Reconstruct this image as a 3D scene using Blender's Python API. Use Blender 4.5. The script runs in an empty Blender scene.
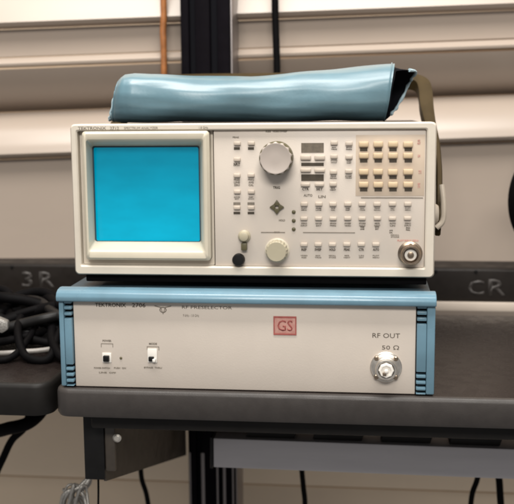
import bpy, bmesh, math, random
from mathutils import Vector, Matrix, Euler
random.seed(7)
scene = bpy.context.scene
COL = scene.collection
PI = math.pi

# ------------------------------------------------------------------ camera
CAM = Vector((0.1081, -0.8411, 0.2485))
YAW, PITCH, ROLL, F = -0.1128, -0.1445, -0.008, 978.09
fw = Vector((math.sin(YAW)*math.cos(PITCH), math.cos(YAW)*math.cos(PITCH), math.sin(PITCH)))
r0 = fw.cross(Vector((0, 0, 1))).normalized()
u0 = r0.cross(fw)
RT = r0*math.cos(ROLL) + u0*math.sin(ROLL)
UP = -r0*math.sin(ROLL) + u0*math.cos(ROLL)
cd = bpy.data.cameras.new('camera'); cam = bpy.data.objects.new('camera', cd); COL.objects.link(cam)
M3 = Matrix((RT, UP, -fw)).transposed()
cam.matrix_world = Matrix.Translation(CAM) @ M3.to_4x4()
cd.sensor_width = 36; cd.lens = F/514*36; cd.clip_start = 0.02; cd.clip_end = 60
cd.dof.use_dof = True; cd.dof.focus_distance = 0.87; cd.dof.aperture_fstop = 9.5
scene.camera = cam

def at(px, py, Y):
    """measured point of the photograph -> metres on the plane y = Y"""
    d = fw + RT*((px-257)/F) + UP*((252-py)/F)
    return CAM + d*((Y-CAM.y)/d.y)

# ------------------------------------------------------------------ materials
def mat(name, col, rough=.5, metal=0, noise=0., nscale=60, bump=0., bscale=300, spec=.5, coat=0, col2=None, rvar=0., stretch=None, emit=None):
    m = bpy.data.materials.new(name); m.use_nodes = True
    nt = m.node_tree; b = nt.nodes['Principled BSDF']
    b.inputs['Base Color'].default_value = (*col, 1); b.inputs['Roughness'].default_value = rough
    b.inputs['Metallic'].default_value = metal; b.inputs['Specular IOR Level'].default_value = spec
    if coat: b.inputs['Coat Weight'].default_value = coat; b.inputs['Coat Roughness'].default_value = .28
    tc = nt.nodes.new('ShaderNodeTexCoord'); mp = nt.nodes.new('ShaderNodeMapping')
    nt.links.new(tc.outputs['Object'], mp.inputs['Vector'])
    if stretch: mp.inputs['Scale'].default_value = stretch
    if noise:
        n = nt.nodes.new('ShaderNodeTexNoise'); n.inputs['Scale'].default_value = nscale
        n.inputs['Detail'].default_value = 6; n.inputs['Roughness'].default_value = .6
        nt.links.new(mp.outputs[0], n.inputs['Vector'])
        cr = nt.nodes.new('ShaderNodeValToRGB'); nt.links.new(n.outputs['Fac'], cr.inputs[0])
        c2 = col2 or tuple(c*(1-noise) for c in col)
        cr.color_ramp.elements[0].position = .3; cr.color_ramp.elements[1].position = .7
        cr.color_ramp.elements[0].color = (*c2, 1); cr.color_ramp.elements[1].color = (*col, 1)
        nt.links.new(cr.outputs[0], b.inputs['Base Color'])
    if rvar:
        n2 = nt.nodes.new('ShaderNodeTexNoise'); n2.inputs['Scale'].default_value = nscale*.4; n2.inputs['Detail'].default_value = 5
        nt.links.new(mp.outputs[0], n2.inputs['Vector'])
        mr = nt.nodes.new('ShaderNodeMapRange'); nt.links.new(n2.outputs['Fac'], mr.inputs[0])
        mr.inputs[1].default_value = .3; mr.inputs[2].default_value = .7
        mr.inputs[3].default_value = max(.02, rough-rvar); mr.inputs[4].default_value = min(1, rough+rvar)
        nt.links.new(mr.outputs[0], b.inputs['Roughness'])
    if bump:
        n3 = nt.nodes.new('ShaderNodeTexNoise'); n3.inputs['Scale'].default_value = bscale; n3.inputs['Detail'].default_value = 3
        nt.links.new(mp.outputs[0], n3.inputs['Vector'])
        bp = nt.nodes.new('ShaderNodeBump'); bp.inputs['Strength'].default_value = bump; bp.inputs['Distance'].default_value = .001
        nt.links.new(n3.outputs['Fac'], bp.inputs['Height']); nt.links.new(bp.outputs[0], b.inputs['Normal'])
    if emit:
        b.inputs['Emission Color'].default_value = (*emit[0], 1); b.inputs['Emission Strength'].default_value = emit[1]
    return m

CREAM = mat('cream_paint', (.60, .53, .462), .42, noise=.10, nscale=11, bump=.08, bscale=900, rvar=.06)
FRAME = mat('cream_plastic', (.60, .54, .455), .38, noise=.10, nscale=25, rvar=.08, bump=.05, bscale=700)
BEZEL = mat('bezel_plastic', (.56, .505, .40), .36, noise=.10, nscale=30, rvar=.08)
TAN = mat('tan_paint', (.575, .465, .36), .45, noise=.08, nscale=40)
KEY = mat('key_plastic', (.53, .45, .37), .42, noise=.16, nscale=60)
TANKEY = mat('tan_key_plastic', (.58, .44, .28), .4, noise=.12, nscale=120)
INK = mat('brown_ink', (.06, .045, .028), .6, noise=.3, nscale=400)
FADEINK = mat('faded_ink', (.20, .17, .135), .6, noise=.3, nscale=500)
MIDINK = mat('brown_grey_ink', (.16, .13, .095), .6, noise=.35, nscale=260)
REDINK = mat('red_ink', (.40, .10, .085), .5, noise=.25, nscale=300)
PINKINK = mat('pink_ink', (.60, .34, .28), .5, noise=.35, nscale=180, col2=(.46, .20, .17))
KNOB = mat('knob_plastic', (.40, .345, .305), .42, noise=.06, nscale=60)
KNOB2 = mat('olive_cream_plastic', (.40, .355, .255), .45, noise=.1, nscale=80)
OLIVE = mat('olive_plastic', (.10, .085, .04), .45, noise=.2, nscale=100)
BLACK = mat('black_plastic', (.008, .0075, .0075), .42, spec=.25, noise=.4, nscale=80, rvar=.12)
RUBBER = mat('black_rubber', (.004, .0036, .004), .6, spec=.05, noise=.3, nscale=120, bump=.15, bscale=500)
BLUE = mat('blue_paint', (.135, .245, .315), .27, noise=.18, nscale=35, rvar=.08, bump=.05, bscale=900, spec=.5, coat=.12)
BLUEDK = mat('dark_blue_paint', (.05, .085, .11), .4, noise=.2, nscale=60)
VINYL = mat('blue_vinyl', (.112, .205, .25), .38, noise=.22, nscale=24, bump=.10, bscale=330, rvar=.09, coat=.3)
LINING = mat('black_lining', (.006, .006, .008), .9, spec=.1, bump=.4, bscale=600)
PIPING = mat('pale_blue_piping', (.45, .60, .66), .5, noise=.2, nscale=300)
CASEM = mat('dark_case_paint', (.035, .030, .026), .55, spec=.3, noise=.2, nscale=200, bump=.2, bscale=1200)
HANDLE = mat('olive_brown_handle', (.045, .030, .011), .55, spec=.15, noise=.25, nscale=60, rvar=.1)
HANDLEEND = mat('handle_hub_plastic', (.42, .36, .29), .4, noise=.15, nscale=80)
STEEL = mat('nickel', (.78, .73, .66), .38, metal=1, noise=.25, nscale=200, rvar=.1)
BRASSY = mat('tarnished_nickel', (.42, .33, .25), .32, metal=1, noise=.35, nscale=300, rvar=.1)
WHITEP = mat('white_plastic', (.78, .74, .68), .4, noise=.05, nscale=100)
SHELFM = mat('dark_laminate', (.016, .0115, .0105), .27, spec=.42, noise=.25, nscale=220, bump=.12, bscale=1500, rvar=.07)
EDGEM = mat('shelf_edging', (.044, .038, .035), .45, spec=.35, noise=.2, nscale=90, bump=.1, bscale=900, rvar=.08)
EDGESHADE = mat('shaded_shelf_edging', (.012, .0105, .0095), .5, spec=.2, noise=.25, nscale=70, rvar=.1)  # shelf edging copied darker, shadow put into the colour
STRIPM = mat('dark_raceway_paint', (.016, .0125, .0105), .5, spec=.2, noise=.25, nscale=120, rvar=.1)
STRIPTXT = mat('grey_lettering', (.055, .048, .044), .6, noise=.4, nscale=250)
WALLM = mat('beige_wall_paint', (.80, .64, .47), .55, noise=.08, nscale=6, bump=.12, bscale=160, rvar=.08)
PANELM = mat('beige_panel_enamel', (.395, .325, .27), .33, noise=.10, nscale=7, bump=.04, bscale=60, rvar=.08, stretch=(.25, 1, 1))
PANELLIT = mat('lit_panel_beige', (.56, .48, .405), .5, noise=.08, nscale=20)
POSTM = mat('black_post', (.005, .004, .0055), .6, spec=.02, noise=.3, nscale=50)
POSTLIT = mat('lit_post_grey', (.24, .215, .21), .35, metal=.7, noise=.2, nscale=200, stretch=(1, 1, .05))
BEAMM = mat('blue_grey_anodised', (.50, .475, .485), .42, metal=.35, noise=.12, nscale=60, rvar=.1, stretch=(.1, 1, 1))
BRKM = mat('dark_grey_steel', (.055, .044, .034), .42, noise=.25, nscale=120, rvar=.1)
COPPER = mat('copper_brown_jacket', (.38, .145, .045), .38, noise=.45, nscale=90, rvar=.1)
GREYC = mat('silver_braid', (.45, .43, .40), .4, metal=.6, noise=.5, nscale=700, bump=.6, bscale=900)
WHITEC = mat('white_cable_jacket', (.27, .25, .23), .4, noise=.3, nscale=200)

def screen_mat():
    m = mat('cyan_screen', (.0, .10, .15), .16, spec=.35)
    nt = m.node_tree; b = nt.nodes['Principled BSDF']
    tc = nt.nodes.new('ShaderNodeTexCoord')
    n = nt.nodes.new('ShaderNodeTexNoise'); n.inputs['Scale'].default_value = 55; n.inputs['Detail'].default_value = 4  # mottling, with faint glass-reflection haze put into the emission colour
    mp = nt.nodes.new('ShaderNodeMapping'); mp.inputs['Scale'].default_value = (.6, 1, 1.6)
    nt.links.new(tc.outputs['Object'], mp.inputs[0]); nt.links.new(mp.outputs[0], n.inputs[0])
    cr = nt.nodes.new('ShaderNodeValToRGB')
    cr.color_ramp.elements[0].position = .25; cr.color_ramp.elements[1].position = .75
    cr.color_ramp.elements[0].color = (.0, .36, .53, 1); cr.color_ramp.elements[1].color = (.0, .44, .645, 1)
    nt.links.new(n.outputs['Fac'], cr.inputs[0])
    # emission multiplied down to a deeper blue towards the top
    sp = nt.nodes.new('ShaderNodeSeparateXYZ'); nt.links.new(tc.outputs['Generated'], sp.inputs[0])
    g2 = nt.nodes.new('ShaderNodeValToRGB'); nt.links.new(sp.outputs['Z'], g2.inputs[0])
    g2.color_ramp.elements[0].position = .1; g2.color_ramp.elements[1].position = .95
    g2.color_ramp.elements[0].color = (1, 1.12, 1.12, 1); g2.color_ramp.elements[1].color = (1, .52, .54, 1)
    mx = nt.nodes.new('ShaderNodeMix'); mx.data_type = 'RGBA'; mx.blend_type = 'MULTIPLY'; mx.inputs[0].default_value = 1
    nt.links.new(cr.outputs[0], mx.inputs[6]); nt.links.new(g2.outputs[0], mx.inputs[7])
    nt.links.new(mx.outputs[2], b.inputs['Emission Color']); b.inputs['Emission Strength'].default_value = .62
    return m
SCREEN = screen_mat()
SCREENEDGE = mat('screen_shade_blue', (.01, .05, .075), .4)

# ------------------------------------------------------------------ mesh helpers
def link(name, bm, m, parent=None, smooth=35, loc=None):
    me = bpy.data.meshes.new(name)
    bmesh.ops.recalc_face_normals(bm, faces=bm.faces)
    bm.to_mesh(me); bm.free()
    for mm in (m if isinstance(m, (list, tuple)) else [m]): me.materials.append(mm)
    if smooth:
        me.shade_smooth()
        me.set_sharp_from_angle(angle=math.radians(smooth))
    o = bpy.data.objects.new(name, me); COL.objects.link(o)
    if parent: o.parent = parent
    if loc is not None: o.location = loc
    return o

def thing(name, label, cat, loc, rotz=0, group=None):
    o = bpy.data.objects.new(name, None); COL.objects.link(o); o.empty_display_size = .02
    o.location = loc; o.rotation_euler = (0, 0, rotz)
    tag(o, label, cat, group); return o

def tag(o, label, cat, group=None):
    o['label'] = label; o['category'] = cat
    if group: o['group'] = group
    return o

def merge(bm, b2):
    me = bpy.data.meshes.new('tmp'); b2.to_mesh(me); b2.free(); bm.from_mesh(me); bpy.data.meshes.remove(me)

def box(bm, x0, x1, y0, y1, z0, z1, bev=0., seg=2):
    b = bmesh.new()
    bmesh.ops.create_cube(b, size=1)
    for v in b.verts:
        v.co = Vector((x0+(v.co.x+.5)*(x1-x0), y0+(v.co.y+.5)*(y1-y0), z0+(v.co.z+.5)*(z1-z0)))
    if bev: bmesh.ops.bevel(b, geom=b.edges[:], offset=bev, segments=seg, profile=.5, affect='EDGES', clamp_overlap=True)
    merge(bm, b); return bm

def lathe_y(bm, cx, cz, prof, n=40, knurl=None):
    """prof: (radius, y) ring list, axis along y"""
    rings = []
    for k, (r, y) in enumerate(prof):
        ring = []
        for i in range(n):
            a = 2*PI*i/n
            rr = r
            if knurl and k in knurl[0]: rr = r*(1-knurl[1]*(.5+.5*math.cos(a*knurl[2])))
            ring.append(bm.verts.new((cx+rr*math.cos(a), y, cz+rr*math.sin(a))))
        rings.append(ring)
    for a, b in zip(rings, rings[1:]):
        for i in range(n): bm.faces.new((a[i], a[(i+1) % n], b[(i+1) % n], b[i]))
    bm.faces.new(rings[0]); bm.faces.new(rings[-1])
    return bm

def spline(pts, n=10):
    P = [Vector(p) for p in pts]; P = [P[0]*2-P[1]]+P+[P[-1]*2-P[-2]]
    out = []
    for i in range(1, len(P)-2):
        for k in range(n):
            t = k/n
            out.append(.5*((2*P[i])+(P[i+1]-P[i-1])*t+(2*P[i-1]-5*P[i]+4*P[i+1]-P[i+2])*t*t+(3*P[i]-P[i-1]-3*P[i+1]+P[i+2])*t**3))
    out.append(P[-2]); return out

def tube(bm, pts, r, n=12, closed=False, wob=0):
    rings = []; N = len(pts)
    ref = None
    for i, p in enumerate(pts):
        if closed: t = (pts[(i+1) % N]-pts[i-1])
        else: t = pts[min(i+1, N-1)]-pts[max(i-1, 0)]
        t.normalize()
        if ref is None: ref = t.orthogonal().normalized()
        ref = (ref-t*ref.dot(t)).normalized(); b = t.cross(ref)
        rr = r*(1+wob*math.sin(i*1.7))
        rings.append([bm.verts.new(p+ref*(rr*math.cos(2*PI*k/n))+b*(rr*math.sin(2*PI*k/n))) for k in range(n)])
    prs = list(zip(rings, rings[1:]))
    if closed: prs.append((rings[-1], rings[0]))
    for a, b in prs:
        for k in range(n): bm.faces.new((a[k], a[(k+1) % n], b[(k+1) % n], b[k]))
    if not closed: bm.faces.new(rings[0]); bm.faces.new(rings[-1])
    return bm

def ribbon(bm, pts, wdir, w, ths):
    """flat strap: rectangular section w along wdir, th across"""
    rings = []; N = len(pts)
    W = Vector(wdir).normalized()
    for i, p in enumerate(pts):
        th = ths(p)
        t = (pts[min(i+1, N-1)]-pts[max(i-1, 0)]).normalized()
        nrm = t.cross(W).normalized()
        rings.append([bm.verts.new(p+W*(a*w/2)+nrm*(b*th/2)) for a, b in ((-1, -.6), (-.8, -1), (.8, -1), (1, -.6), (1, .6), (.8, 1), (-.8, 1), (-1, .6))])
    for a, b in zip(rings, rings[1:]):
        for k in range(8): bm.faces.new((a[k], a[(k+1) % 8], b[(k+1) % 8], b[k]))
    bm.faces.new(rings[0]); bm.faces.new(rings[-1]); return bm

def prism(bm, poly, axis, a0, a1, bev=0):
    """poly in the two other axes (order x,y,z without axis), extruded a0..a1"""
    b = bmesh.new()
    def mk(u, v, a): return {'x': (a, u, v), 'y': (u, a, v), 'z': (u, v, a)}[axis]
    A = [b.verts.new(mk(u, v, a0)) for u, v in poly]; B = [b.verts.new(mk(u, v, a1)) for u, v in poly]
    n = len(poly)
    b.faces.new(A); b.faces.new(B[::-1])
    for i in range(n): b.faces.new((A[i], B[i], B[(i+1) % n], A[(i+1) % n]))
    if bev:
        bmesh.ops.recalc_face_normals(b, faces=b.faces)
        bmesh.ops.bevel(b, geom=b.edges[:], offset=bev, segments=2, profile=.5, affect='EDGES', clamp_overlap=True)
    merge(bm, b); return bm

def ring_rect(bm, steps):
    """steps: list of (x0,x1,z0,z1,y, corner_r) rectangles lofted one to the next (closed loop first..last)"""
    rings = []
    for x0, x1, z0, z1, y, r in steps:
        ring = []
        for cx, cz, a0 in ((x1-r, z1-r, 0), (x0+r, z1-r, PI/2), (x0+r, z0+r, PI), (x1-r, z0+r, 1.5*PI)):
            for k in range(6):
                a = a0+PI/2*k/5
                ring.append(bm.verts.new((cx+r*math.cos(a), y, cz+r*math.sin(a))))
        rings.append(ring)
    n = 24
    for a, b in zip(rings, rings[1:]+rings[:1]):
        for i in range(n): bm.faces.new((a[i], a[(i+1) % n], b[(i+1) % n], b[i]))
    return bm

def imprint(o, bm, m):
    """print that belongs to the panel's own surface: added to its mesh as a further material"""
    me = o.data; me.materials.append(m); k = len(me.materials)-1
    for f in bm.faces: f.material_index = k; f.smooth = False
    merge_me = bpy.data.meshes.new('tmp'); bmesh.ops.recalc_face_normals(bm, faces=bm.faces); bm.to_mesh(merge_me); bm.free()
    b = bmesh.new(); b.from_mesh(me); b.from_mesh(merge_me); b.to_mesh(me); b.free(); bpy.data.meshes.remove(merge_me)

def text_into(bm, s, x0, x1, z0, z1, y, bold=0., th=.00025):
    """lettering facing -y fitted to a box"""
    cu = bpy.data.curves.new('t', 'FONT'); cu.body = s; cu.size = 1; cu.offset = bold; cu.extrude = 0; cu.resolution_u = 2
    ob = bpy.data.objects.new('t', cu); COL.objects.link(ob)
    dg = bpy.context.evaluated_depsgraph_get(); dg.update()
    me = bpy.data.meshes.new_from_object(ob.evaluated_get(dg))
    bpy.data.objects.remove(ob); bpy.data.curves.remove(cu)
    xs = [v.co.x for v in me.vertices]; ys = [v.co.y for v in me.vertices]
    ax, bx, ay, by = min(xs), max(xs), min(ys), max(ys)
    for v in me.vertices:
        v.co = Vector((x0+(v.co.x-ax)/(bx-ax)*(x1-x0), y, z0+(v.co.y-ay)/(by-ay)*(z1-z0)))
    b = bmesh.new(); b.from_mesh(me); bpy.data.meshes.remove(me)
    r = bmesh.ops.extrude_face_region(b, geom=b.faces[:])
    for v in r['geom']:
        if isinstance(v, bmesh.types.BMVert): v.co.y -= th
    merge(bm, b); return bm

def dashes(bm, x0, x1, z0, z1, y, rng, th=.00018):
    """a line of worn tiny print: short strokes of uneven width"""
    x = x0
    while x < x1:
        w = min(rng.uniform(.0005, .0011), x1-x)
        h = (z1-z0)*rng.uniform(.55, 1); q = rng.random()
        if w > .0002:
            if q < .35: box(bm, x, x+w, y-th, y, z0, z0+h*.3); box(bm, x, x+w*.4, y-th, y, z0+h*.3+.00002, z0+h)
            elif q < .6: box(bm, x, x+w, y-th, y, z0+h*.72, z0+h); box(bm, x+w*.5, x+w, y-th, y, z0, z0+h*.72-.00002)
            elif q < .9: box(bm, x, x+w, y-th, y, z0, z0+h)
        x += w+rng.uniform(.00025, .0006)
    return bm

# ================================================================== LOWER INSTRUMENT (blue frame)
PH = .0914
pre = thing('test_instrument', 'wide low cream instrument in a light blue frame, standing directly on the shelf', 'lab instrument', (0, 0, 0))
def P(px, py, Y=0.): v = at(px, py, Y); return v.x, v.z
W = .336
bm = box(bmesh.new(), -W/2+.003, W/2-.003, .012, .315, .0045, PH-.003, .002); link('case', bm, BLUEDK, pre)
# top trim : a rounded blue bar across the whole width
bm = bmesh.new()
zt0 = PH-.0114
prof = [(.010, PH-.0005), (.004, PH), (-.003, PH-.001), (-.0070, PH-.0033), (-.0088, PH-.0068), (-.0086, zt0+.001), (-.0072, zt0), (.010, zt0)]
prism(bm, prof, 'x', -W/2+.0005, W/2, .0012)
link('top_trim', bm, BLUE, pre, 50)
XL0, XL1 = -W/2+.0015, -W/2+.0135
XR0, XR1 = W/2-.0165, W/2-.0005
def side_trim(x0, x1, inner_left):
    bm = bmesh.new()
    w = (x1-x0)
    if inner_left: o0, o1, i0, i1 = x0+w*.55, x1, x0+.0004, x0+w*.55-.0001
    else: o0, o1, i0, i1 = x0, x0+w*.38, x0+w*.38+.0001, x1-.0004
    zt = zt0-.0002
    box(bm, o0, o1, -.0045, .011, .0015, zt, .0012)
    gaps_t = [zt-.0035-.0055*k for k in range(3)]; gaps_b = [.0035+.0055*k for k in range(4)]
    g = sorted(gaps_b+gaps_t); z = .0015
    for q in g:
        if q-.0012 > z+.0006: box(bm, i0, i1, -.004, .0095, z, q-.0012, .0007)
        z = q+.0014
    box(bm, i0, i1, -.004, .0095, z, zt, .0007)
    t = link('side_trim', bm, BLUE, pre)
    link('slot_backing', box(bmesh.new(), i0+.0001, i1-.0001, .0015, .009, .0018, zt-.0003), LINING, t)
side_trim(XL0, XL1, False); side_trim(XR0, XR1, True)
fp = link('front_panel', box(bmesh.new(), XL1+.0004, XR0-.0004, -.0005, .011, .0006, zt0-.0006, .0006), CREAM, pre)
YF = -.0005
rng = random.Random(3)
bm = bmesh.new()
def T(s, a, b, c, d, bold=0., Y=YF, fn=None, m=INK):
    f = fn or P; x0, z1 = f(a, c, Y); x1, z0 = f(b, d, Y); b_ = bmesh.new(); text_into(b_, s, x0, x1, z0, z1, Y+.0001, bold); link('lettering', b_, m, pre, 0)
T('TEKTRONIX', 95, 126, 302.8, 307.2, .012)
T('2706', 132, 145.5, 303, 307.4, .01)
T('RF PRESELECTOR', 182, 232, 305.6, 309.4)
T('RF OUT', 372.5, 400, 333, 338.2)
T('50 \u03a9', 382, 399, 345.2, 349.8)
T('9 kHz - 1.8 GHz', 183, 199, 314, 317, m=FADEINK)
for w_, a, b, c, d in (('POWER SWITCH', 94, 110, 367, 369), ('PUSH  ON', 114, 126, 367, 369), ('LINE  OFF', 99, 116, 371.6, 373.6), ('BYPASS  THRU', 144, 162, 366.6, 368.7),
                       ('POWER', 102.5, 111.5, 339.6, 341.8), ('MODE', 149, 157, 342.6, 344.8)):
    x0, z1 = P(a, c, YF); x1, z0 = P(b, d, YF); text_into(bm, w_, x0, x1, z0, z1, YF-.0001, .03, .00012)
for cx, cy in ((107, 343.4), (153, 346.4)):
    x, z = P(cx, cy, YF)
    box(bm, x-.0056, x+.0056, YF-.0002, YF, z-.0005, z)
    box(bm, x-.0056, x-.0051, YF-.0002, YF, z-.0035, z-.0005); box(bm, x+.0051, x+.0056, YF-.0002, YF, z-.0035, z-.0005)
imprint(fp, bm, FADEINK)
# maker's emblem: small ring over a V
bm = bmesh.new(); x, z = P(163, 308.5, YF)
tube(bm, [Vector((x+.0028*math.cos(a), YF-.0002, z-.0012+.0023*math.sin(a))) for a in [2*PI*k/24 for k in range(24)]], .0004, 6, True)
tube(bm, [Vector((x-.0075, YF-.0002, z+.0024)), Vector((x-.002, YF-.0002, z+.001)), Vector((x, YF-.0002, z-.005)), Vector((x+.002, YF-.0002, z+.001)), Vector((x+.0075, YF-.0002, z+.0024))], .0004, 6)
link('emblem', bm, FADEINK, pre)
# red square badge
x0, z1 = P(273.5, 316, YF); x1, z0 = P(296.5, 335, YF)
bd = link('badge', box(bmesh.new(), x0, x1, YF-.0006, YF-.0001, z0, z1, .0002), PINKINK, pre)
bm = bmesh.new(); t = .0013
for a, b, c, d in ((x0, x1, z1-t*1.2, z1), (x0, x1, z0, z0+t), (x0, x0+t*.8, z0+t, z1-t*1.2), (x1-t*.8, x1, z0+t, z1-t*1.2)):
    box(bm, a, b, YF-.0009, YF-.0006, c, d)
text_into(bm, 'GS', x0+.0035, x1-.0033, z0+.0035, z1-.0035, YF-.0005, .01)
link('badge_border', bm, REDINK, bd, 0)
# push switch and rocker
x, z = P(107, 357.5, YF)
sw = link('push_switch', box(bmesh.new(), x-.0042, x+.0042, YF-.001, YF, z-.0045, z+.0045, .0004), WHITEP, pre)
link('button_cap', box(bmesh.new(), x-.0027, x+.0027, YF-.0045, YF-.0009, z-.003, z+.0024, .0006), BLACK, sw)
x, z = P(121, 358, YF)
link('indicator', lathe_y(bmesh.new(), x, z, [(.0012, YF), (.0012, YF-.0006), (.0006, YF-.001)], 14), OLIVE, pre)
x, z = P(152.5, 355.5, YF)
sw = link('toggle_switch', box(bmesh.new(), x-.0044, x+.0044, YF-.0012, YF, z-.0065, z+.0065, .0005), WHITEP, pre)
link('button_cap', box(bmesh.new(), x-.003, x+.0018, YF-.004, YF-.001, z-.0047, z-.0005, .0006), BLACK, sw)
link('button_tip', box(bmesh.new(), x+.0006, x+.0034, YF-.0045, YF-.0011, z-.0052, z-.0022, .0006), WHITEP, sw)
# RF connector with square flange
x, z = P(386, 367, YF)
cn = link('connector', lathe_y(bmesh.new(), x, z, [(.0125, YF), (.0125, YF-.002), (.0105, YF-.003), (.0095, YF-.0032), (.0095, YF-.0042), (.0088, YF-.0047), (.0095, YF-.0052), (.0088, YF-.0057), (.0095, YF-.0062), (.0088, YF-.0067), (.0095, YF-.0072), (.0088, YF-.0077), (.0095, YF-.0082), (.0095, YF-.010), (.0088, YF-.011), (.0072, YF-.011), (.0072, YF-.004), (.006, YF-.004)], 40), STEEL, pre)
link('flange', lathe_y(bmesh.new(), x, z, [(.0138, YF+.0002), (.0138, YF-.0012), (.0132, YF-.0018)], 40), STEEL, cn)
link('plug', lathe_y(bmesh.new(), x, z, [(.0066, YF-.003), (.0066, YF-.0128), (.0058, YF-.0140), (.0046, YF-.0140), (.0042, YF-.0128), (.0020, YF-.0128), (.0018, YF-.0150), (.001, YF-.0154)], 8), WHITEP, cn)
for k in range(4):
    a = PI/4+PI/2*k
    link('screw', lathe_y(bmesh.new(), x+.0118*math.cos(a), z+.0118*math.sin(a), [(.0021, YF-.001), (.0021, YF-.0034), (.0014, YF-.0042)], 14), BRASSY, cn)
x, z = P(384.5, 374, YF-.015)
link('key_slot', box(bmesh.new(), x-.0016, x+.0016, -.0150, -.0135, z-.0022, z+.0010, .0004), BRASSY, cn)
for sx in (-1, 1):
    for y in (.03, .28):
        link('foot', lathe_y(bmesh.new(), 0, 0, [(.009, 0), (.009, .003), (.0085, .0046)], 20), RUBBER, pre, loc=(sx*.13, y, 0)).rotation_euler = (PI/2, 0, 0)

# ================================================================== SPECTRUM ANALYZER
AO = Vector((.0056, .019, PH)); AR = .0084
ana = thing('spectrum_analyzer', 'cream analyzer with lit cyan screen, knobs and many keys, standing on the blue framed instrument', 'lab instrument', AO, AR)
AM = Matrix.Translation(AO) @ Matrix.Rotation(AR, 4, 'Z'); AI = AM.inverted()
def Q(px, py, y=0.):
    """panel measurement -> local x, z on the plane local y"""
    d = fw + RT*((px-257)/F) + UP*((252-py)/F)
    o = AI @ CAM; dd = AI.to_3x3() @ d
    p = o + dd*((y-o.y)/dd.y); return p.x, p.z
AW, Z0, Z1 = .3231, .0097, .1455
XA, XB = -AW/2, AW/2
link('case', box(bmesh.new(), XA+.002, XB-.002, .019, .30, Z0+.001, Z1-.002, .003), CASEM, ana)
# front frame ring
def R_(a, b, c, d, y): x0, z1 = Q(a, c, y); x1, z0 = Q(b, d, y); return x0, x1, z0, z1
ix0, ix1, iz0, iz1 = XA+.0062, XB-.0085, Z0+.0085, Z1-.0060
bm = ring_rect(bmesh.new(), [
    (XA, XB, Z0, Z1, .0185, .004), (XA, XB, Z0, Z1, -.002, .004), (XA+.0012, XB-.0012, Z0+.0012, Z1-.0012, -.0038, .0035),
    (ix0-.0012, ix1+.0012, iz0-.0012, iz1+.0012, -.0038, .002), (ix0, ix1, iz0, iz1, -.0025, .0015), (ix0, ix1, iz0, iz1, .0185, .0015)])
link('front_frame', bm, FRAME, ana, 40)
# control panel
cx0, _ = Q(214.5, 200, 0)
cpn = link('control_panel', box(bmesh.new(), cx0, ix1-.0002, 0, .012, iz0+.0002, iz1-.0002, .0005), CREAM, ana)
# display bezel
o0, o1, oz0, oz1 = R_(81, 210.5, 131.5, 261, -.006)
f0, f1, fz0, fz1 = R_(84.5, 205.5, 139, 253, -.006)
s0, s1, sz0, sz1 = R_(92, 201, 146, 242, .010)
bm = ring_rect(bmesh.new(), [(o0, o1, oz0, oz1, .014, .003), (o0, o1, oz0, oz1, -.0035, .003), (o0+.0022, o1-.0022, oz0+.0022, oz1-.0022, -.006, .003),
    (f0, f1, fz0, fz1, -.006, .0025), (f0+.0008, f1-.0008, fz0+.0008, fz1-.0008, -.0055, .0025), (s0, s1, sz0, sz1, .010, .002), (s0, s1, sz0, sz1, .014, .002)])
bz = link('screen_bezel', bm, BEZEL, ana, 40)
# recessed field round the bezel
link('bezel_surround', ring_rect(bmesh.new(), [(ix0+.0003, cx0-.0012, iz0+.0003, iz1-.0003, .004, .001), (o0-.0002, o1+.0002, oz0-.0002, oz1+.0002, .004, .003), (o0-.0002, o1+.0002, oz0-.0002, oz1+.0002, .0125, .003), (ix0+.0003, cx0-.0012, iz0+.0003, iz1-.0003, .0125, .001)]), FRAME, ana, 30)
bm = bmesh.new(); NX, NZ = 16, 12; g = {}
for i in range(NX+1):
    for j in range(NZ+1):
        u, v = i/NX*2-1, j/NZ*2-1
        g[i, j] = bm.verts.new((s0-.001+(s1-s0+.002)*i/NX, .0112+.0016*(u*u+v*v), sz0-.001+(sz1-sz0+.002)*j/NZ))
for i in range(NX):
    for j in range(NZ): bm.faces.new((g[i, j], g[i+1, j], g[i+1, j+1], g[i, j+1]))
link('screen', bm, SCREEN, ana)
link('screen_edge_shade', ring_rect(bmesh.new(), [(s0, s1, sz0, sz1, .0102, .002), (s0+.0013, s1-.0011, sz0+.0006, sz1-.0015, .0102, .0015), (s0+.0013, s1-.0011, sz0+.0006, sz1-.0015, .0109, .0015), (s0, s1, sz0, sz1, .0109, .002)]), SCREENEDGE, ana, 0)  # added dark ring, paints the shading round the screen's edge
# lettering along the top rim
bm = bmesh.new()
rng = random.Random(11)
for s, a, b in (('TEKTRONIX', 78, 106), ('2712', 110, 119)):
    x0, z1 = Q(a, 126.6, -.0038); x1, z0 = Q(b, 129.6, -.0038); b_ = bmesh.new(); text_into(b_, s, x0, x1, z0, z1, -.0037, .01); link('lettering', b_, FADEINK, ana, 0)
x0, z1 = Q(124, 126.9, -.0038); x1, z0 = Q(158, 129.2, -.0038); b_ = bmesh.new(); text_into(b_, 'SPECTRUM ANALYZER', x0, x1, z0, z1, -.0037); link('lettering', b_, FADEINK, ana, 0)
x0, z1 = Q(199, 126.4, -.0038); x1, z0 = Q(208, 128.8, -.0038); b_ = bmesh.new(); text_into(b_, '1.8 GHz', x0, x1, z0, z1, -.0037); link('lettering', b_, FADEINK, ana, 0)

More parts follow.
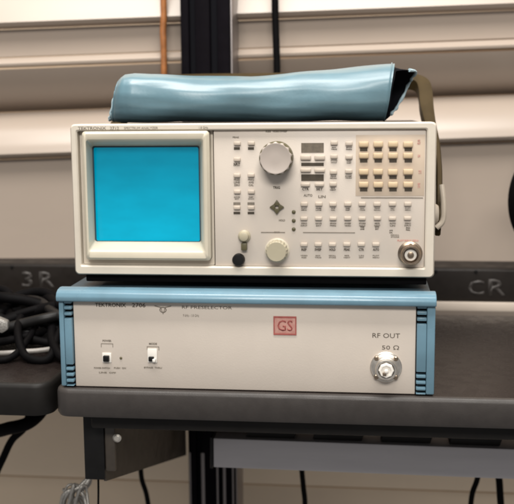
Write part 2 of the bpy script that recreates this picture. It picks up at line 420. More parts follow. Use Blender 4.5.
# main tuning knob with finger dents
x, z = Q(275.5, 158.5, -.018)
r = .0140
kb = link('tuning_knob', lathe_y(bmesh.new(), x, z, [(r*1.03, -.002), (r*1.03, -.0165), (r*1.0, -.0185), (r*.94, -.0192), (r*.88, -.0192), (r*.84, -.0190), (r*.3, -.0190)], 120, ((0, 1, 2), .06, 14)), KNOB, ana, 28)
link('knob_skirt', lathe_y(bmesh.new(), x, z, [(r*1.03, 0), (r*1.03, -.0165), (r*.985, -.0178)], 48), OLIVE, kb)
x, z = Q(276.5, 251.5, -.008); r = .0098
kb = link('level_knob', lathe_y(bmesh.new(), x, z, [(r*1.02, -.0003), (r*1.02, -.007), (r*.96, -.0094), (r*.86, -.0102), (r*.3, -.0102)], 72, ((0, 1, 2), .07, 18)), KNOB2, ana, 28)
link('knob_skirt', lathe_y(bmesh.new(), x, z, [(r*1.12, 0), (r*1.12, -.001), (r*1.0, -.0016)], 40), BEZEL, kb)

# keypad plate
x0, x1, z0, z1 = R_(356, 424, 135, 196, 0)
link('keypad_plate', box(bmesh.new(), x0, x1, -.0002, .0002, z0, z1, .0001), TAN, ana)

darkbm, fadebm, redbm, midbm = bmesh.new(), bmesh.new(), bmesh.new(), bmesh.new()
proto_keys = {}
def key(px, py, m, w=.0066, h=.0040, dep=.0026):
    k = (m.name, w, h, dep)
    x, z = Q(px, py, -dep)
    if k not in proto_keys:
        bm = bmesh.new()
        box(bm, -w/2, w/2, -dep, -.0002, -h/2, h/2, .0007)
        o = link('key', bm, m, ana); proto_keys[k] = o
    else:
        o = proto_keys[k].copy(); COL.objects.link(o); o.parent = ana
    o.location = (x+rng.uniform(-1, 1)*.00015, 0, z+rng.uniform(-1, 1)*.00015); return o
WORDS = 'FREQ SPAN REF RES VIDEO SWEEP TRIG MAX HOLD STORE RECALL PEAK NEXT MKR CTR SET LIN AUTO MENU PLOT INPUT ZERO LINE FREE EXT SAVE CAL AVG'.split()
_wi = [0]
def legend(b, px, py, w, h, y=-.0001, rows=1):
    x0, x1, z0, z1 = R_(px-w/2, px+w/2, py-h/2, py+h/2, y)
    hh = (z1-z0)/rows
    for k in range(rows):
        n = max(1, round((x1-x0)/.0075)); ww = (x1-x0)/n
        for q in range(n):
            wd = WORDS[_wi[0] % len(WORDS)]; _wi[0] += 1
            t = min(min(1, .30+.16*len(wd))*ww*.94, len(wd)*hh*.82)
            c = x0+ww*(q+.5)
            text_into(b, wd, c-t/2, c+t/2, z0+hh*k+.0003, z0+hh*(k+1)-.0003*(rows > 1), y, .035, .00012)
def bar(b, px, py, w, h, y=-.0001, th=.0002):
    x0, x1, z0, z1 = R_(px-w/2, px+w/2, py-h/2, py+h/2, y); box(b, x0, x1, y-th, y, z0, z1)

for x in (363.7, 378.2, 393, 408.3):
    for kc, mark in ((144.3, 149.6), (155.6, 160.9), (172, 177.3), (184.6, 189.8)):
        key(x, kc, TANKEY, .0082, .0046, .0036); bar(darkbm, x, mark, 7.4, 3.2, -.0003);  # plain dark bar just below each keypad cap
# columns left of the number pad
for x, kc, mark, bb in ((349, 143.6, 148.6, darkbm), (349, 157, 162, fadebm), (348.5, 171.6, 177, darkbm), (334, 143, 148.4, darkbm), (334, 156.5, 161.6, fadebm), (333.5, 172, 177.2, darkbm), (333, 184.2, 189, darkbm)):
    key(x, kc, KEY, .0062, .0036); legend(bb, x, mark, 7.2, 3.6, rows=2)
# wide dark legends with double keys
bar(darkbm, 312.5, 177.6, 22.5, 6.6); bar(darkbm, 312.5, 164.4, 22.5, 3.2)
bar(midbm, 312.5, 147.8, 22.5, 9.6)
for x in (305.5, 319.5):
    key(x, 157.6, KEY, .0092, .0040); key(x, 170.4, KEY, .0092, .0032); key(x, 184.6, KEY, .0080, .0032); legend(darkbm, x, 189.2, 9, 3)
legend(fadebm, 322, 196.8, 12, 3); legend(fadebm, 308, 195.5, 10, 3)
for i, x in enumerate((304, 318.6, 333, 347.8, 362.3, 377.3, 392.6, 407.8)):
    key(x, 204.2, KEY, .0062, .0036); legend(darkbm if i < 4 else fadebm, x, 209.2, 7, 3.4, rows=2)
    key(x, 218.6, KEY, .0062, .0032)
    legend(fadebm, x, 224.6, 7, 4.6, rows=2)
for x, y in ((362.3, 228), (377, 228), (391, 231.5), (408, 229)): legend(darkbm, x, y, 4.6, 4.2, rows=2)
bar(fadebm, 329, 232.6, 52, 1.0); bar(fadebm, 392, 197.8, 62, .9)
for x in (304, 318, 332.4, 347, 361.4, 376):
    key(x, 244.6, KEY, .0062, .0034); legend(darkbm, x, 249.8, 7, 3.0); legend(fadebm, x, 256.6, 7.5, 4, rows=2)
# left key columns
for x in (236.9, 251):
    for kc, mark, bb, rows in ((143.4, 148.6, darkbm, 1), (159.6, 164.7, darkbm, 1), (175.4, 182.4, fadebm, 3), (192, 198, fadebm, 2), (207.6, 213, darkbm, 1)):
        if x > 240 and kc == 159.6: continue
        key(x, kc, KEY, .0060, .0034)
        if mark not in (148.6, 213): legend(bb, x, mark, 7, 3.6 if rows < 3 else 8, rows=rows)
    bar(darkbm, x, 148.4, 6, 2.6, -.00012); bar(darkbm, x, 213, 6.6, 2.4, -.00012); bar(fadebm, x, 203.6, 7, 2.6)
legend(fadebm, 276, 131.6, 23, 2); legend(darkbm, 276.5, 187.8, 8, 3); bar(fadebm, 273, 232.4, 24, .9); legend(fadebm, 277, 232.4, 12, 2.2)
legend(fadebm, 282, 220.5, 7, 2.4); legend(fadebm, 395, 236, 9, 4, rows=2); legend(fadebm, 236, 137.5, 8, 2)
for y in (142, 185.5): legend(redbm, 419, y, 3.6, 5.5, -.0003, rows=2)
legend(redbm, 419, 156, 3.4, 3, -.0003); legend(redbm, 420, 172, 3.4, 4, -.0003, rows=2)
legend(redbm, 408, 240.8, 22, 2.4)
imprint(cpn, darkbm, INK); imprint(cpn, midbm, MIDINK); imprint(cpn, fadebm, FADEINK); imprint(cpn, redbm, PINKINK)
# arrow pad
for k, (dx, dz) in enumerate(((0, 1), (1, 0), (0, -1), (-1, 0))):
    x, z = Q(276.8, 207.2, -.002)
    a = .0066; q = .0014
    pts = [(x+dx*a, z+dz*a), (x+dx*q-dz*.0036, z+dz*q+dx*.0036), (x+dx*q+dz*.0036, z+dz*q-dx*.0036)]
    link('arrow_key', prism(bmesh.new(), pts, 'y', -.0028, -.0002, .0005), OLIVE, ana)
for y in (212, 220.7, 229.2):
    x, z = Q(293.7, y, -.001)
    link('indicator', lathe_y(bmesh.new(), x, z, [(.0017, -.0001), (.0017, -.0011), (.0009, -.0016)], 16), OLIVE, ana)
# yellowish jack above the black socket
x, z = Q(244, 236.5, -.003)
jk = link('jack', lathe_y(bmesh.new(), x, z, [(.0056, -.0001), (.0056, -.0016), (.0045, -.0026), (.0038, -.006), (.0026, -.0064)], 28), KNOB2, ana)
link('jack_latch', box(bmesh.new(), x-.0026, x+.0026, -.0048, -.0001, z-.0125, z-.0058, .0008), OLIVE, jk)
x, z = Q(238.4, 260, -.004)
link('power_button', lathe_y(bmesh.new(), x, z, [(.0056, -.0001), (.0056, -.0048), (.0049, -.0060), (.002, -.0062)], 28), BLACK, ana)
# input connector
x, z = Q(410.5, 254.5, -.006)
cn = link('connector', lathe_y(bmesh.new(), x, z, [(.0096, -.0002), (.0096, -.0018), (.0086, -.0026), (.0086, -.0115), (.0080, -.0125), (.0066, -.0125), (.0066, -.004), (.003, -.004), (.0028, -.010), (.0012, -.0105)], 40), BRASSY, ana)
link('flange', lathe_y(bmesh.new(), x, z, [(.0108, -.0001), (.0108, -.001), (.0102, -.0014)], 32), BRASSY, cn)
link('bayonet_lug', box(bmesh.new(), x-.0012, x+.0012, -.009, -.0062, z+.0082, z+.0100, .0003), BRASSY, cn)
link('insulator', lathe_y(bmesh.new(), x, z, [(.0052, -.0035), (.0052, -.0085), (.0032, -.0088)], 24), WHITEP, cn)
# rubber base rail and feet
link('base_rail', box(bmesh.new(), XA+.008, XB-.006, .004, .016, .0022, Z0+.0008, .001), RUBBER, ana)
for sx in (-1, 1):
    for y in (.01, .27):
        link('foot', box(bmesh.new(), sx*.135-.012, sx*.135+.012, y+.008, y+.03, 0, Z0+.0015, .0015), RUBBER, ana)
# carrying handle: two arms and a crossbar swung up behind the top
pv_y, pv_z = .045, .060
tp_y, tp_z = .275, .1865
d = Vector((0, tp_y-pv_y, tp_z-pv_z)).normalized()
pts = []
xo = XB+.0060
pts += [Vector((xo, pv_y-.004, pv_z-.012)), Vector((xo+.001, pv_y, pv_z))]
pts += [Vector((xo+.0055*max(0, math.sin(PI*min(1, t*1.5))), pv_y+(tp_y-pv_y)*t, pv_z+(tp_z-pv_z)*t)) for t in (.15, .3, .45, .6, .75, .88)]
pts += [Vector((xo-.002, pv_y+(tp_y-pv_y)*.96, pv_z+(tp_z-pv_z)*.96)), Vector((xo-.010, tp_y, tp_z)), Vector((xo-.026, tp_y+.002, tp_z+.002))]
right = spline(pts, 6)
wd = Vector((0, -d.z, d.y))
left = [Vector((-min(p.x, xo-.001), p.y, p.z)) for p in right]
path = right+[Vector((.08, tp_y+.003, tp_z+.003)), Vector((0, tp_y+.003, tp_z+.003)), Vector((-.08, tp_y+.003, tp_z+.003))]+left[::-1]
link('carry_handle', ribbon(bmesh.new(), path, wd, .0165, lambda p: .0055+.009*min(1, max(0, (p.z-.10)/.06))), HANDLE, ana, 40)
for sx in (-1, 1):
    bm = bmesh.new(); lathe_y(bm, 0, 0, [(.0105, 0), (.0105, .006), (.009, .0085), (.004, .009)], 28)
    o = link('handle_hub', bm, HANDLEEND, ana, loc=(sx*(XB-.0022), pv_y, pv_z)); o.rotation_euler = (0, 0, -sx*PI/2)
    if sx > 0: link('handle_tail', tube(bmesh.new(), spline([(sx*(XB+.0088), pv_y-.002, pv_z+.028), (sx*(XB+.0105), pv_y-.006, pv_z+.012), (sx*(XB+.0100), pv_y-.008, pv_z-.004), (sx*(XB+.004), pv_y-.010, pv_z-.011)], 6), .0026, 10), HANDLEEND, ana)

# ================================================================== POUCH on top
ZT = PH+Z1
pb = at(118, 120, .10)
pouch = thing('accessory_pouch', 'light blue vinyl pouch rolled into a tube, dark open end, lying on the screen instrument', 'pouch', (0, .10, ZT))
YP = .10
def zloc(py, px): return at(px, py, YP-.012).z-ZT
secs = [ # px x, top py, bottom py, depth radius
 (112.0, 86, 112, .006), (113.5, 80, 117, .013), (117, 76, 119.8, .020), (123, 73.2, 120.4, .025), (133, 72.6, 120.6, .028), (150, 74.2, 120.4, .029), (180, 75.2, 120.2, .030), (215, 75.8, 120, .030),
 (250, 75.6, 119.6, .030), (285, 73.4, 119.2, .031), (315, 70.6, 118.8, .032), (345, 67.6, 118.4, .033), (368, 65.2, 118.0, .034), (384, 63.2, 117.8, .034), (390, 62.6, 117.6, .034)]
NS = 56
rn = random.Random(5)
def section(i, x, zt, zb, ry, shear=0., shrink=0.):
    ring = []
    zc, rz = (zt+zb)/2, (zt-zb)/2-shrink
    for k in range(NS):
        a = 2*PI*k/NS
        c, s = math.cos(a), math.sin(a)
        e = .82
        yy = math.copysign(abs(c)**e, c)*(ry-shrink); zz = math.copysign(abs(s)**(e if s < 0 else .95), s)*rz
        w = .0007*math.sin(x*47+a*3)+.0006*math.sin(x*91-a*2+1)+.00026*math.sin(a*9+x*38)*math.sin(x*29+1)+.00018*math.sin(a*17-x*60)
        yy += w*c; zz += w*s*.6
        ring.append(Vector((x+shear*s, yy, max(zz+zc, .0003+shrink*.5))))
    return ring
rings = []
XS = []
zbase = zloc(120.4, 140)
for i, (px, t, b, ry) in enumerate(secs):
    x = at(px, 95, YP-.012).x
    zt = zloc(t, px); zb = 0.0002 if i > 2 else .0002+(.003, .0015, .0005)[i]
    if i == len(secs)-1: sh = .0042
    elif i == len(secs)-2: sh = .0018
    else: sh = max(0., .0062*(1-i/4))
    XS.append((x, zt, zb, ry, sh))
# interpolate along length
fine = []
for i in range(len(XS)-1):
    m = 6 if i > 3 else 3
    for k in range(m):
        t = k/m; fine.append(tuple(a*(1-t)+b*t for a, b in zip(XS[i], XS[i+1])))
fine.append(XS[-1])
bm = bmesh.new(); vr = []
for i, (x, zt, zb, ry, sh) in enumerate(fine): vr.append([bm.verts.new(p) for p in section(i, x, zt, zb, ry, sh)])
for a, b in zip(vr, vr[1:]):
    for k in range(NS): bm.faces.new((a[k], a[(k+1) % NS], b[(k+1) % NS], b[k]))
bm.faces.new(vr[0])
end_ring = [v.co.copy() for v in vr[1]]
# rim turned in to the wall thickness
x, zt, zb, ry, sh = fine[-1]
rim = [bm.verts.new(p) for p in section(0, x, zt, zb, ry, sh, .0016)]
for k in range(NS): bm.faces.new((vr[-1][k], vr[-1][(k+1) % NS], rim[(k+1) % NS], rim[k]))
link('pouch_body', bm, VINYL, pouch, 60)
# dark lining inside, with an inner sleeve that sticks out of the open end along its top and back
bm = bmesh.new(); vr = []
for i, (x, zt, zb, ry, sh) in enumerate(fine[-36:]): vr.append([bm.verts.new(p) for p in section(i, x, zt, zb, ry, sh, .0017)])
for a, b in zip(vr, vr[1:]):
    for k in range(NS): bm.faces.new((a[k], a[(k+1) % NS], b[(k+1) % NS], b[k]))
bm.faces.new(vr[0])
link('pouch_lining', bm, LINING, pouch, 60)
x, zt, zb, ry, sh = fine[-1]
bm = bmesh.new()
outer = section(0, x, zt, zb, ry, sh, .0022)
rows = []
NR = 6
for r_ in range(NR+1):
    row = []
    for k in range(NS):
        a = 2*PI*k/NS
        c_, s_ = math.cos(a), math.sin(a)
        f_ = min(1, max(0, (c_+.30)/.5)); f_ = f_*f_*(3-2*f_)
        reach = .0205*(.03+.97*((s_+1)/2)**.62)*f_+.0007*math.sin(a*5)+.0005*math.sin(a*11+1)
        p = outer[k]+Vector((max(.001, reach)*r_/NR-.012*(1-r_/NR), 0, 0))
        p.z = p.z*(1-.10*(r_/NR)**2)+.0012*math.sin(a*5+r_); p.y *= (1-.06*(r_/NR)**2)
        row.append(bm.verts.new(p))
    rows.append(row)
for a, b in zip(rows, rows[1:]):
    for k in range(NS): bm.faces.new((a[k], a[(k+1) % NS], b[(k+1) % NS], b[k]))
edge = [v.co.copy() for v in rows[-1]]
link('inner_sleeve', bm, LINING, pouch, 60)
pts = [edge[k % NS] for k in range(-9, 15)]
link('sleeve_piping', tube(bmesh.new(), pts, .0013, 8, wob=.35), PIPING, pouch)
# welded edge of the closed end, slightly scalloped
link('end_piping', tube(bmesh.new(), [p+Vector((-.0006-.0006*math.sin(k*1.4), 0, 0)) for k, p in enumerate(end_ring)], .0011, 8, True, wob=.3), PIPING, pouch)
# sewn seam ridge near both ends
for xi in (4, -3):
    x, zt, zb, ry, sh = fine[xi]
    ring = section(0, x, zt+.0005, zb, ry+.0005, sh)
    link('seam', tube(bmesh.new(), ring, .0007, 6, True), VINYL, pouch)

# ================================================================== SHELVES
def shelf(name, label, x0, x1, y0, y1, rleft, rright, edge_m, top_m, z1=0., th=.0275):
    s = thing(name, label, 'shelf', ((x0+x1)/2, (y0+y1)/2, z1-th))
    cx, cy = (x0+x1)/2, (y0+y1)/2
    def outline(inset, n=10):
        pts = []
        for (px, py, r, a0) in ((x0, y0, rleft, PI), (x1, y0, rright, 1.5*PI), (x1, y1, .002, 0), (x0, y1, .002, PI/2)):
            sx = 1 if px == x0 else -1; sy = 1 if py == y0 else -1
            r = max(r, .008); ccx, ccy = px+sx*r, py+sy*r
            for k in range(n+1):
                a = a0+PI/2*k/n; pts.append((ccx+(r-inset)*math.cos(a)-cx, ccy+(r-inset)*math.sin(a)-cy))
        return pts
    bm = bmesh.new(); rings = []
    for ins, z in ((.006, .0), (.0015, .0012), (0, .004), (0, th-.0045), (.0008, th-.0018), (.003, th-.0003), (.0050, th)):
        rings.append([bm.verts.new((x, y, z)) for x, y in outline(ins)])
    n = len(rings[0])
    for a, b in zip(rings, rings[1:]):
        for i in range(n): bm.faces.new((a[i], a[(i+1) % n], b[(i+1) % n], b[i]))
    bm.faces.new(rings[0])
    link('edging', bm, edge_m, s, 40)
    bm = bmesh.new(); A = [bm.verts.new((x, y, th)) for x, y in outline(.0050)]
    B = [bm.verts.new((x, y, th-.004)) for x, y in outline(.0050)]
    bm.faces.new(A); bm.faces.new(B)
    for i in range(n): bm.faces.new((A[i], A[(i+1) % n], B[(i+1) % n], B[i]))
    link('shelf_top', bm, top_m, s, 0)
    return s, cx, cy
YB = .345
sx0 = at(54.5, 400, -.006).x
s_main, mcx, mcy = shelf('lab_shelf', 'dark grey laminate shelf that carries the two instruments', sx0, .60, -.0085, YB, .014, .004, EDGEM, SHELFM)
bm = bmesh.new(); box(bm, sx0+.028-mcx, .56-mcx, .012-mcy, .034-mcy, -.016, -.0005, .002)
link('under_rail', bm, EDGESHADE, s_main)
sl1 = at(49, 395, .002).x
s_left, lcx, lcy = shelf('lab_shelf', 'shade-darkened shelf with a rounded corner left of the main shelf, carrying the black cables', -.60, sl1, .004, YB, .004, .018, EDGESHADE, SHELFM, z1=0.0, th=.032)

# ================================================================== WALLS
wall = link('wall', box(bmesh.new(), -2.2, 2.2, .62, .70, -1.2, 1.2), WALLM); wall['kind'] = 'structure'
# lower painted panel boards below the shelf
low = thing('lower_wall_panel', 'plain beige wall panel below the shelves with one horizontal joint', 'wall panel', (0, .56, -.75))
zj = at(40, 481, .545).z+.75
bm = bmesh.new(); box(bm, -1.6, 1.6, 0, .05, zj+.0012, .72, .0012); link('upper_board', bm, WALLM, low)
bm = bmesh.new(); box(bm, -1.6, 1.6, .003, .05, 0, zj-.0012, .0012); link('lower_board', bm, WALLM, low)
# shaped metal cladding above the raceway
YW = .47
wp = thing('wall_panel', 'pale beige metal wall cladding with stepped bright ledges behind the instruments', 'wall panel', (0, YW, .19), 0)
wp.rotation_euler = (0, -math.radians(1.6), -math.radians(-5.5))
def zz(py): return at(257, py, YW).z-.19
def clad(name, pts):
    th = .006
    poly = [(y, z) for y, z in pts]+[(y+th, z-.0005) for y, z in pts[::-1]]
    bm = bmesh.new(); prism(bm, poly, 'x', -1.1, 1.1); link(name, bm, PANELM, wp, 32)
def arc(y0, z0, y1, z1, bulge, n=10):
    out = []
    for k in range(n+1):
        t = k/n; dy, dz = y1-y0, z1-z0; L = math.hypot(dy, dz); q = math.sin(PI*t)*bulge
        out.append((y0+dy*t-dz/L*q, z0+dz*t+dy/L*q))
    return out
clad('lower_sheet', [(.0, zz(330)), (.0, zz(160)), (-.003, zz(150))])
clad('bright_ledge', [(-.001, zz(149)), (-.016, zz(147)), (-.020, zz(144)), (-.019, zz(140))]+arc(-.018, zz(138), .030, zz(103), .006)[1:])
clad('middle_sheet', [(.040, zz(101.5)), (.016, zz(88)), (-.002, zz(76)), (-.015, zz(60))])
clad('rail', [(-.008, zz(57.5)), (-.017, zz(57)), (-.018, zz(54.5)), (-.014, zz(51)), (-.006, zz(48.5))])
clad('upper_sheet', [(.0, zz(47)), (-.001, zz(33)), (-.004, zz(20))])
clad('top_ledge', [(-.008, zz(19)), (-.018, zz(17.5)), (-.022, zz(14))]+arc(-.021, zz(12), .045, zz(-60), .006)[1:])

# raceway with markings
YR = .362
zr1, zr0 = at(257, 266.2, YR).z, at(257, 298.5, YR).z
race = thing('cable_raceway', 'long dark brown raceway strip along the wall marked with grey letters', 'raceway', (0, YR, zr0))
H = zr1-zr0
bm = bmesh.new(); prism(bm, [(0, .002), (0, H-.003), (.003, H), (.030, H), (.030, 0), (.003, 0)], 'x', -.75, .75, .0008); link('cover', bm, STRIPM, race)
bm = bmesh.new()
def RT_(s, a, b, c, d):
    p, q = at(a, c, YR), at(b, d, YR); b_ = bmesh.new(); text_into(b_, s, p.x, q.x, q.z-zr0, p.z-zr0, .0, .02, .0004); link('lettering', b_, STRIPTXT, race, 0)
RT_('3', 21.5, 33, 271.5, 287.5); RT_('R', 39, 55, 271.5, 287.5)
RT_('C', 468, 484, 280, 295.5); RT_('R', 488.5, 506, 279, 296)
for px in (476, 12, 436):
    p = at(px, 268, YR)
    link('screw', lathe_y(bmesh.new(), p.x, H-.004, [(.0022, 0), (.0020, -.0012), (.001, -.0015)], 14), BLACK, race)
link('lit_wall_strip', box(bmesh.new(), -.74, .74, -.004, .012, -zr0+.0015, -.0006, .001), PANELLIT, race)  # added strip for the wall sheet here, light put into its paler colour
link('mounting_channel', box(bmesh.new(), -.74, .74, .0302, .085, .004, H-.004), STRIPM, race)

# ================================================================== UPRIGHT, BEAM, BRACKET
YU = .385
ux0, ux1 = at(180.5, 40, YU).x, at(229.5, 40, YU).x
up = thing('upright_post', 'wide black slotted upright post behind the instruments', 'post', ((ux0+ux1)/2, YU, -.75))
w = (ux1-ux0)/2
HT = 1.35
bm = bmesh.new()
# slotted extrusion : face ribs with two T-slots
for a, b in ((-w, -w*.66), (-w*.40, w*.20), (w*.50, w)):
    box(bm, a, b, 0, .070, 0, HT, .0015)
link('extrusion', bm, POSTM, up)
bm = bmesh.new(); box(bm, -w*.66+.0002, -w*.40-.0002, .010, .06, .001, HT-.001); box(bm, w*.20+.0002, w*.50-.0002, .010, .06, .001, HT-.001); link('slot_floor', bm, LINING, up)
bm = bmesh.new(); box(bm, w+.0003, w+.0025, .006, .068, 0, HT, .0006); link('lit_side', bm, POSTLIT, up)  # grey plate put on for the lit right face of the post
bm = bmesh.new()
for a, q in ((-.93, .0011), (-.37, .0022), (.26, .0012), (.56, .0018), (.93, .0010)): box(bm, w*a-q, w*a+q, -.0012, .002, .0, .55, .0004)
link('lit_edge', bm, POSTLIT, up)  # silver strips give the lower slots their lit edges by colour

YM = .16
bz1, bz0 = at(257, 441.5, YM).z, at(257, 471, YM).z
bx0 = at(213, 450, YM).x
beam = thing('support_beam', 'blue grey metal beam running under the main shelf to the right of the post', 'beam', ((bx0+.6)/2, YM, bz0))
L = (.6-bx0)/2; hb = bz1-bz0
link('beam_body', box(bmesh.new(), -L, L, 0, .04, 0, hb, .0016), BEAMM, beam)
bm = bmesh.new(); box(bm, -L-.0035, -L-.0003, -.001, .041, -.001, hb+.001, .0008); link('end_cap', bm, BLACK, beam)
bm = bmesh.new()
for k in range(5):
    a = -L+.035+.072*k
    # slanting dark wedges added for the shadow gaps between shelf and beam
    prism(bm, [(a, hb+.0005), (a+.052, hb+.0005), (a+.075, -.0285-bz0), (a+.015, -.0285-bz0)], 'y', .006, .034, .0008)
link('shade_wedge', bm, EDGESHADE, beam)
beam.rotation_euler = (0, math.radians(.4), 0)

YK = .035
a0 = at(105, 440, YK)
brk = thing('shelf_bracket', 'dark steel cantilever bracket with a bright screw under the left end of the main shelf', 'bracket', (a0.x, YK, -.0275))
zf = at(105, 481, YK).z+.0275
zbk = at(184, 455, YU).z+.0275
xb = at(186, 440, YU).x-a0.x
bm = bmesh.new()
t = .0022
A = [(0, 0, -.0005), (xb, YU-YK, -.0005), (xb, YU-YK, zbk), (0, 0, zf)]
va = [bm.verts.new(p) for p in A]; vb = [bm.verts.new((p[0]-t, p[1], p[2])) for p in A]
bm.faces.new(va); bm.faces.new(vb[::-1])
for i in range(4): bm.faces.new((va[i], vb[i], vb[(i+1) % 4], va[(i+1) % 4]))
link('web', bm, BRKM, brk, 0)
xl = at(84.5, 440, YK).x-a0.x
link('front_plate', box(bmesh.new(), xl, -.0002, -.003, .020, zf+.002, -.0005, .001), BLACK, brk)
link('clamp_block', box(bmesh.new(), .0004, .010, -.002, .006, zf*.86, -.004, .0012), BRKM, brk)
p = at(118.5, 436, YK+.002)
link('screw', lathe_y(bmesh.new(), 0, 0, [(.0042, 0), (.0042, -.002), (.0025, -.0034), (.001, -.0034)], 20), STEEL, brk, loc=(p.x-a0.x, -.002, p.z+.0275))

# ================================================================== CABLES AND PIPES
def cable(name, label, pts, r, m, cat='cable', group=None, n=12, wob=0.):
    P0 = Vector(pts[0]); bm = bmesh.new(); tube(bm, [p-P0 for p in spline(pts, n)], r, 12, wob=wob)
    o = link(name, bm, m, None, 60, loc=P0); tag(o, label, cat, group); return o
A_ = lambda px, py, Y: tuple(at(px, py, Y))
def U_(px): v = at(px, 445, .30); return (v.x, .302, -.028)
cable('copper_pipe', 'thin copper brown pipe running up left of the black post', [A_(163, -60, .43), A_(163.5, 0, .43), A_(163.8, 15, .43), A_(163.1, 32, .43), A_(163.6, 45, .43), A_(164, 80, .43), A_(164, 200, .43), A_(164, 300, .43)], .0042, COPPER, 'pipe')
cable('cable', 'single thin black cable hanging down the wall right of the black post', [A_(275, -60, .43), A_(275, 0, .43), A_(275.6, 25, .43), A_(276.4, 50, .43), A_(277, 80, .43), A_(277, 200, .43), A_(277, 300, .43)], .0046, RUBBER)
# jumble of black cable on the left shelf
bun = thing('cable_bundle', 'tangled bundle of black cables heaped on the left shelf', 'cables', (-.22, .17, 0))
rb = random.Random(21)
for k in range(34):
    pts = []
    ph = rb.uniform(0, 6.28); ry = rb.uniform(.025, .055); lift = rb.uniform(.008, .046)
    for i in range(9):
        t = i/8
        x = -.26+.305*t
        y = ry*math.sin(ph+t*rb.uniform(5, 7))
        z = .0062+lift*(.55+.45*math.sin(ph*2+t*6))
        if x > .045: z *= .8
        pts.append((min(x, .045), max(min(y, .085), -.055), max(.0058, z)))
    link('cable_strand', tube(bmesh.new(), spline(pts, 8), rb.choice((.0042, .005, .0058)), 10), RUBBER if k % 3 else BLACK, bun, 60)
for cx, cy, cz, r_ in ((-.045, 0, .030, .021), (.0, .02, .028, .019), (-.10, .01, .030, .022)):
    ring = [Vector((cx+r_*1.7*math.cos(a), cy+.028*math.sin(a), cz+r_*.75*math.sin(a+.4)+.004)) for a in [2*PI*q/40 for q in range(40)]]
    link('cable_loop', tube(bmesh.new(), ring, .0052, 10, True), RUBBER, bun, 60)
for k, (cx, wdt, up_) in enumerate(((-.068, .050, .034), (-.016, .030, .028), (.020, .024, .022))):
    link('cable_strand', tube(bmesh.new(), spline([(cx-.03, .02, .036), (cx-.016, -.048, up_), (cx-.002, -.080, .012), (cx+.012, -.093, .0046), (cx+.012+wdt*.6, -.094+.004*k, .0046), (cx+wdt, -.060, .016+.004*k), (cx+wdt*1.1-.01, .0, .030)], 8), .0036+.0006*k, 10), RUBBER, bun, 60)
q = at(2, 325, .10)
pl = link('plug', prism(bmesh.new(), [(-.012, -.006), (.004, -.007), (.008, 0), (.004, .007), (-.012, .006)], 'y', -.005, .005, .0015), GREYC, bun, loc=(q.x+.22, q.y-.17, q.z))
pl.rotation_euler = (0, .5, .2)
cable('white_cable', 'thin off white cable lying along the left shelf in front of the black tangle', [A_(-60, 364, .085), A_(-20, 361, .088), A_(5, 360.5, .084), A_(22, 359, .088), A_(38, 358, .092), A_(52, 356, .098), A_(66, 352, .115)], .0026, WHITEC)
for o in [o for o in COL.objects if o.name == 'white_cable']: o.location.z = .0026
# hanging cables under the shelves
G = 'thin black cables hanging below the main shelf'
cable('cable', 'short black cable hanging slantwise below the bracket', [U_(139), A_(139, 440, .30), A_(140.5, 465, .30), A_(142, 480, .30), A_(147, 497, .30), A_(151, 530, .30), A_(150, 560, .30), A_(150, 700, .30), A_(150, 900, .30)], .0030, RUBBER, group=G)
cable('cable', 'black cable hanging below the beam, leftmost of the three there', [U_(301), A_(301, 455, .30), A_(302, 472, .30), A_(303.5, 488, .30), A_(305, 505, .30), A_(304, 540, .30), A_(304, 700, .30), A_(304, 900, .30)], .0032, RUBBER, group=G)
cable('cable', 'black cable slanting down to the left below the beam near the right border', [U_(480), A_(480, 455, .30), A_(477.5, 478, .30), A_(472, 495, .30), A_(470, 520, .30), A_(470, 550, .30), A_(470, 700, .30), A_(470, 900, .30)], .0032, RUBBER, group=G)
cable('cable', 'thicker black cable hanging straight below the beam at the far right', [U_(498), A_(498, 455, .30), A_(499.5, 484, .30), A_(500.5, 500, .30), A_(502, 520, .30), A_(502, 550, .30), A_(502, 700, .30), A_(502, 900, .30)], .0042, RUBBER, group=G)
cable('cable', 'black cable with a cut end looping out from under the left shelf', [A_(-45, 414, .20), A_(-10, 430, .18), A_(10, 428, .17), A_(26, 424, .17), A_(37, 416, .18), A_(45, 405, .2)], .0075, RUBBER)
cable('cable', 'thinner black cable curving steeply down at the left border', [A_(30, 412, .22), A_(24, 428, .21), A_(12, 440, .21), A_(4, 456, .21), A_(-6, 480, .21), A_(-14, 520, .21), A_(-14, 700, .21), A_(-14, 900, .21)], .0042, RUBBER)
sil = thing('silver_cable_bundle', 'loose bundle of silver grey cables below the bracket at the bottom left', 'cables', A_(78, 520, .12))
S0 = Vector(A_(78, 520, .12))
rs = random.Random(4)
for k in range(11):
    a, b = rs.uniform(56, 90), rs.uniform(60, 94); top = rs.uniform(484, 500); dep = .10+rs.uniform(0, .03)
    pts = [(a, 760), (a, 532), (a+rs.uniform(-3, 3), 512), (a+(b-a)*.3, top+4), ((a+b)/2+rs.uniform(-4, 4), top), (a+(b-a)*.75, top+rs.uniform(3, 9)), (b+rs.uniform(-3, 3), 514), (b, 532), (b, 760)]
    if k < 3: pts = pts[:4]+[(80+k*4, 486), (90+k, 474), (92+k, 462)]
    link('cable_strand', tube(bmesh.new(), [p-S0 for p in spline([A_(u, v, dep+.004*(q % 3)) for q, (u, v) in enumerate(pts)], 8)], rs.uniform(.0013, .0024), 8, wob=.08), GREYC, sil, 60)
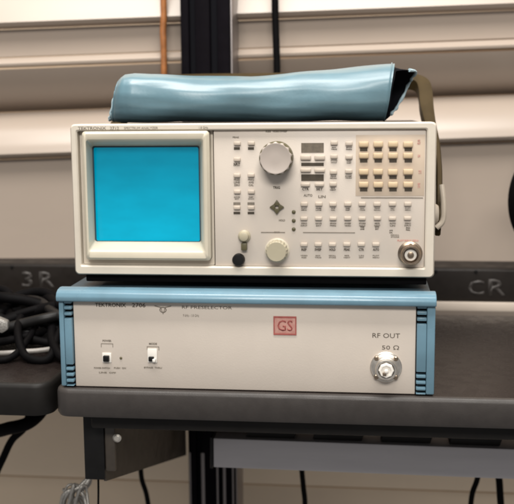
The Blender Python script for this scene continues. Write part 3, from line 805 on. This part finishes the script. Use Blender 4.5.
cable('thin_wire', 'single thin dark wire hanging straight down under the bracket', [A_(98, 470, .06), A_(98.4, 490, .06), A_(98, 540, .06), A_(98, 700, .06), A_(98, 900, .06)], .0010, RUBBER, 'wire')
# coil of black cable on a hook, cut by the right border
cc = at(543, 196, .33)
coil = thing('cable_coil', 'coil of black cable hanging on the wall at the right border', 'cable coil', tuple(cc))
bm = bmesh.new()
for k in range(4):
    a0_, rr = k*.004, .030+.0022*k
    ring = [Vector((rr*math.cos(a)+.0006*k, .006*(k-1.5), rr*1.55*math.sin(a)-.002*k)) for a in [2*PI*q/56 for q in range(56)]]
    tube(bm, ring, .0040, 10, True)
link('coil', bm, RUBBER, coil, 60)
link('hook', tube(bmesh.new(), spline([(0, .16, .055), (0, .05, .050), (0, 0, .0405), (0, -.016, .042), (0, -.019, .052)], 8), .0028, 10), STEEL, coil)

# ================================================================== LIGHT
def area(name, loc, target, sx, sy, power, col):
    l = bpy.data.lights.new(name, 'AREA'); l.shape = 'RECTANGLE'; l.size = sx; l.size_y = sy; l.energy = power; l.color = col
    o = bpy.data.objects.new(name, l); COL.objects.link(o); o.location = loc
    o.rotation_euler = (Vector(target)-Vector(loc)).to_track_quat('-Z', 'Y').to_euler(); return o
area('area_lamp', (.0, -.40, 1.55), (.0, -.05, .1), 1.3, .5, 30, (1, .965, .91))
area('area_lamp', (-.2, .02, 1.5), (-.1, .47, .2), 1.4, .25, 6.8, (1, .965, .92))  # unseen lamp added to brighten the wall ledges
area('area_lamp', (.2, -2.5, 1.75), (.0, .1, .0), 1.5, .5, 56, (1, .96, .90))  # unseen frontal fill, added to lighten the fronts and the wall underneath
wd_ = bpy.data.worlds.new('World'); scene.world = wd_; wd_.use_nodes = True
bg = wd_.node_tree.nodes['Background']; bg.inputs[0].default_value = (.95, .93, .92, 1); bg.inputs[1].default_value = .26

scene.view_settings.view_transform = 'Standard'; scene.view_settings.look = 'None'
scene.view_settings.exposure = .25; scene.view_settings.gamma = 1
scene.cycles.pixel_filter_type = 'BLACKMAN_HARRIS'; scene.cycles.filter_width = 2.3
scene.cycles.use_denoising = True
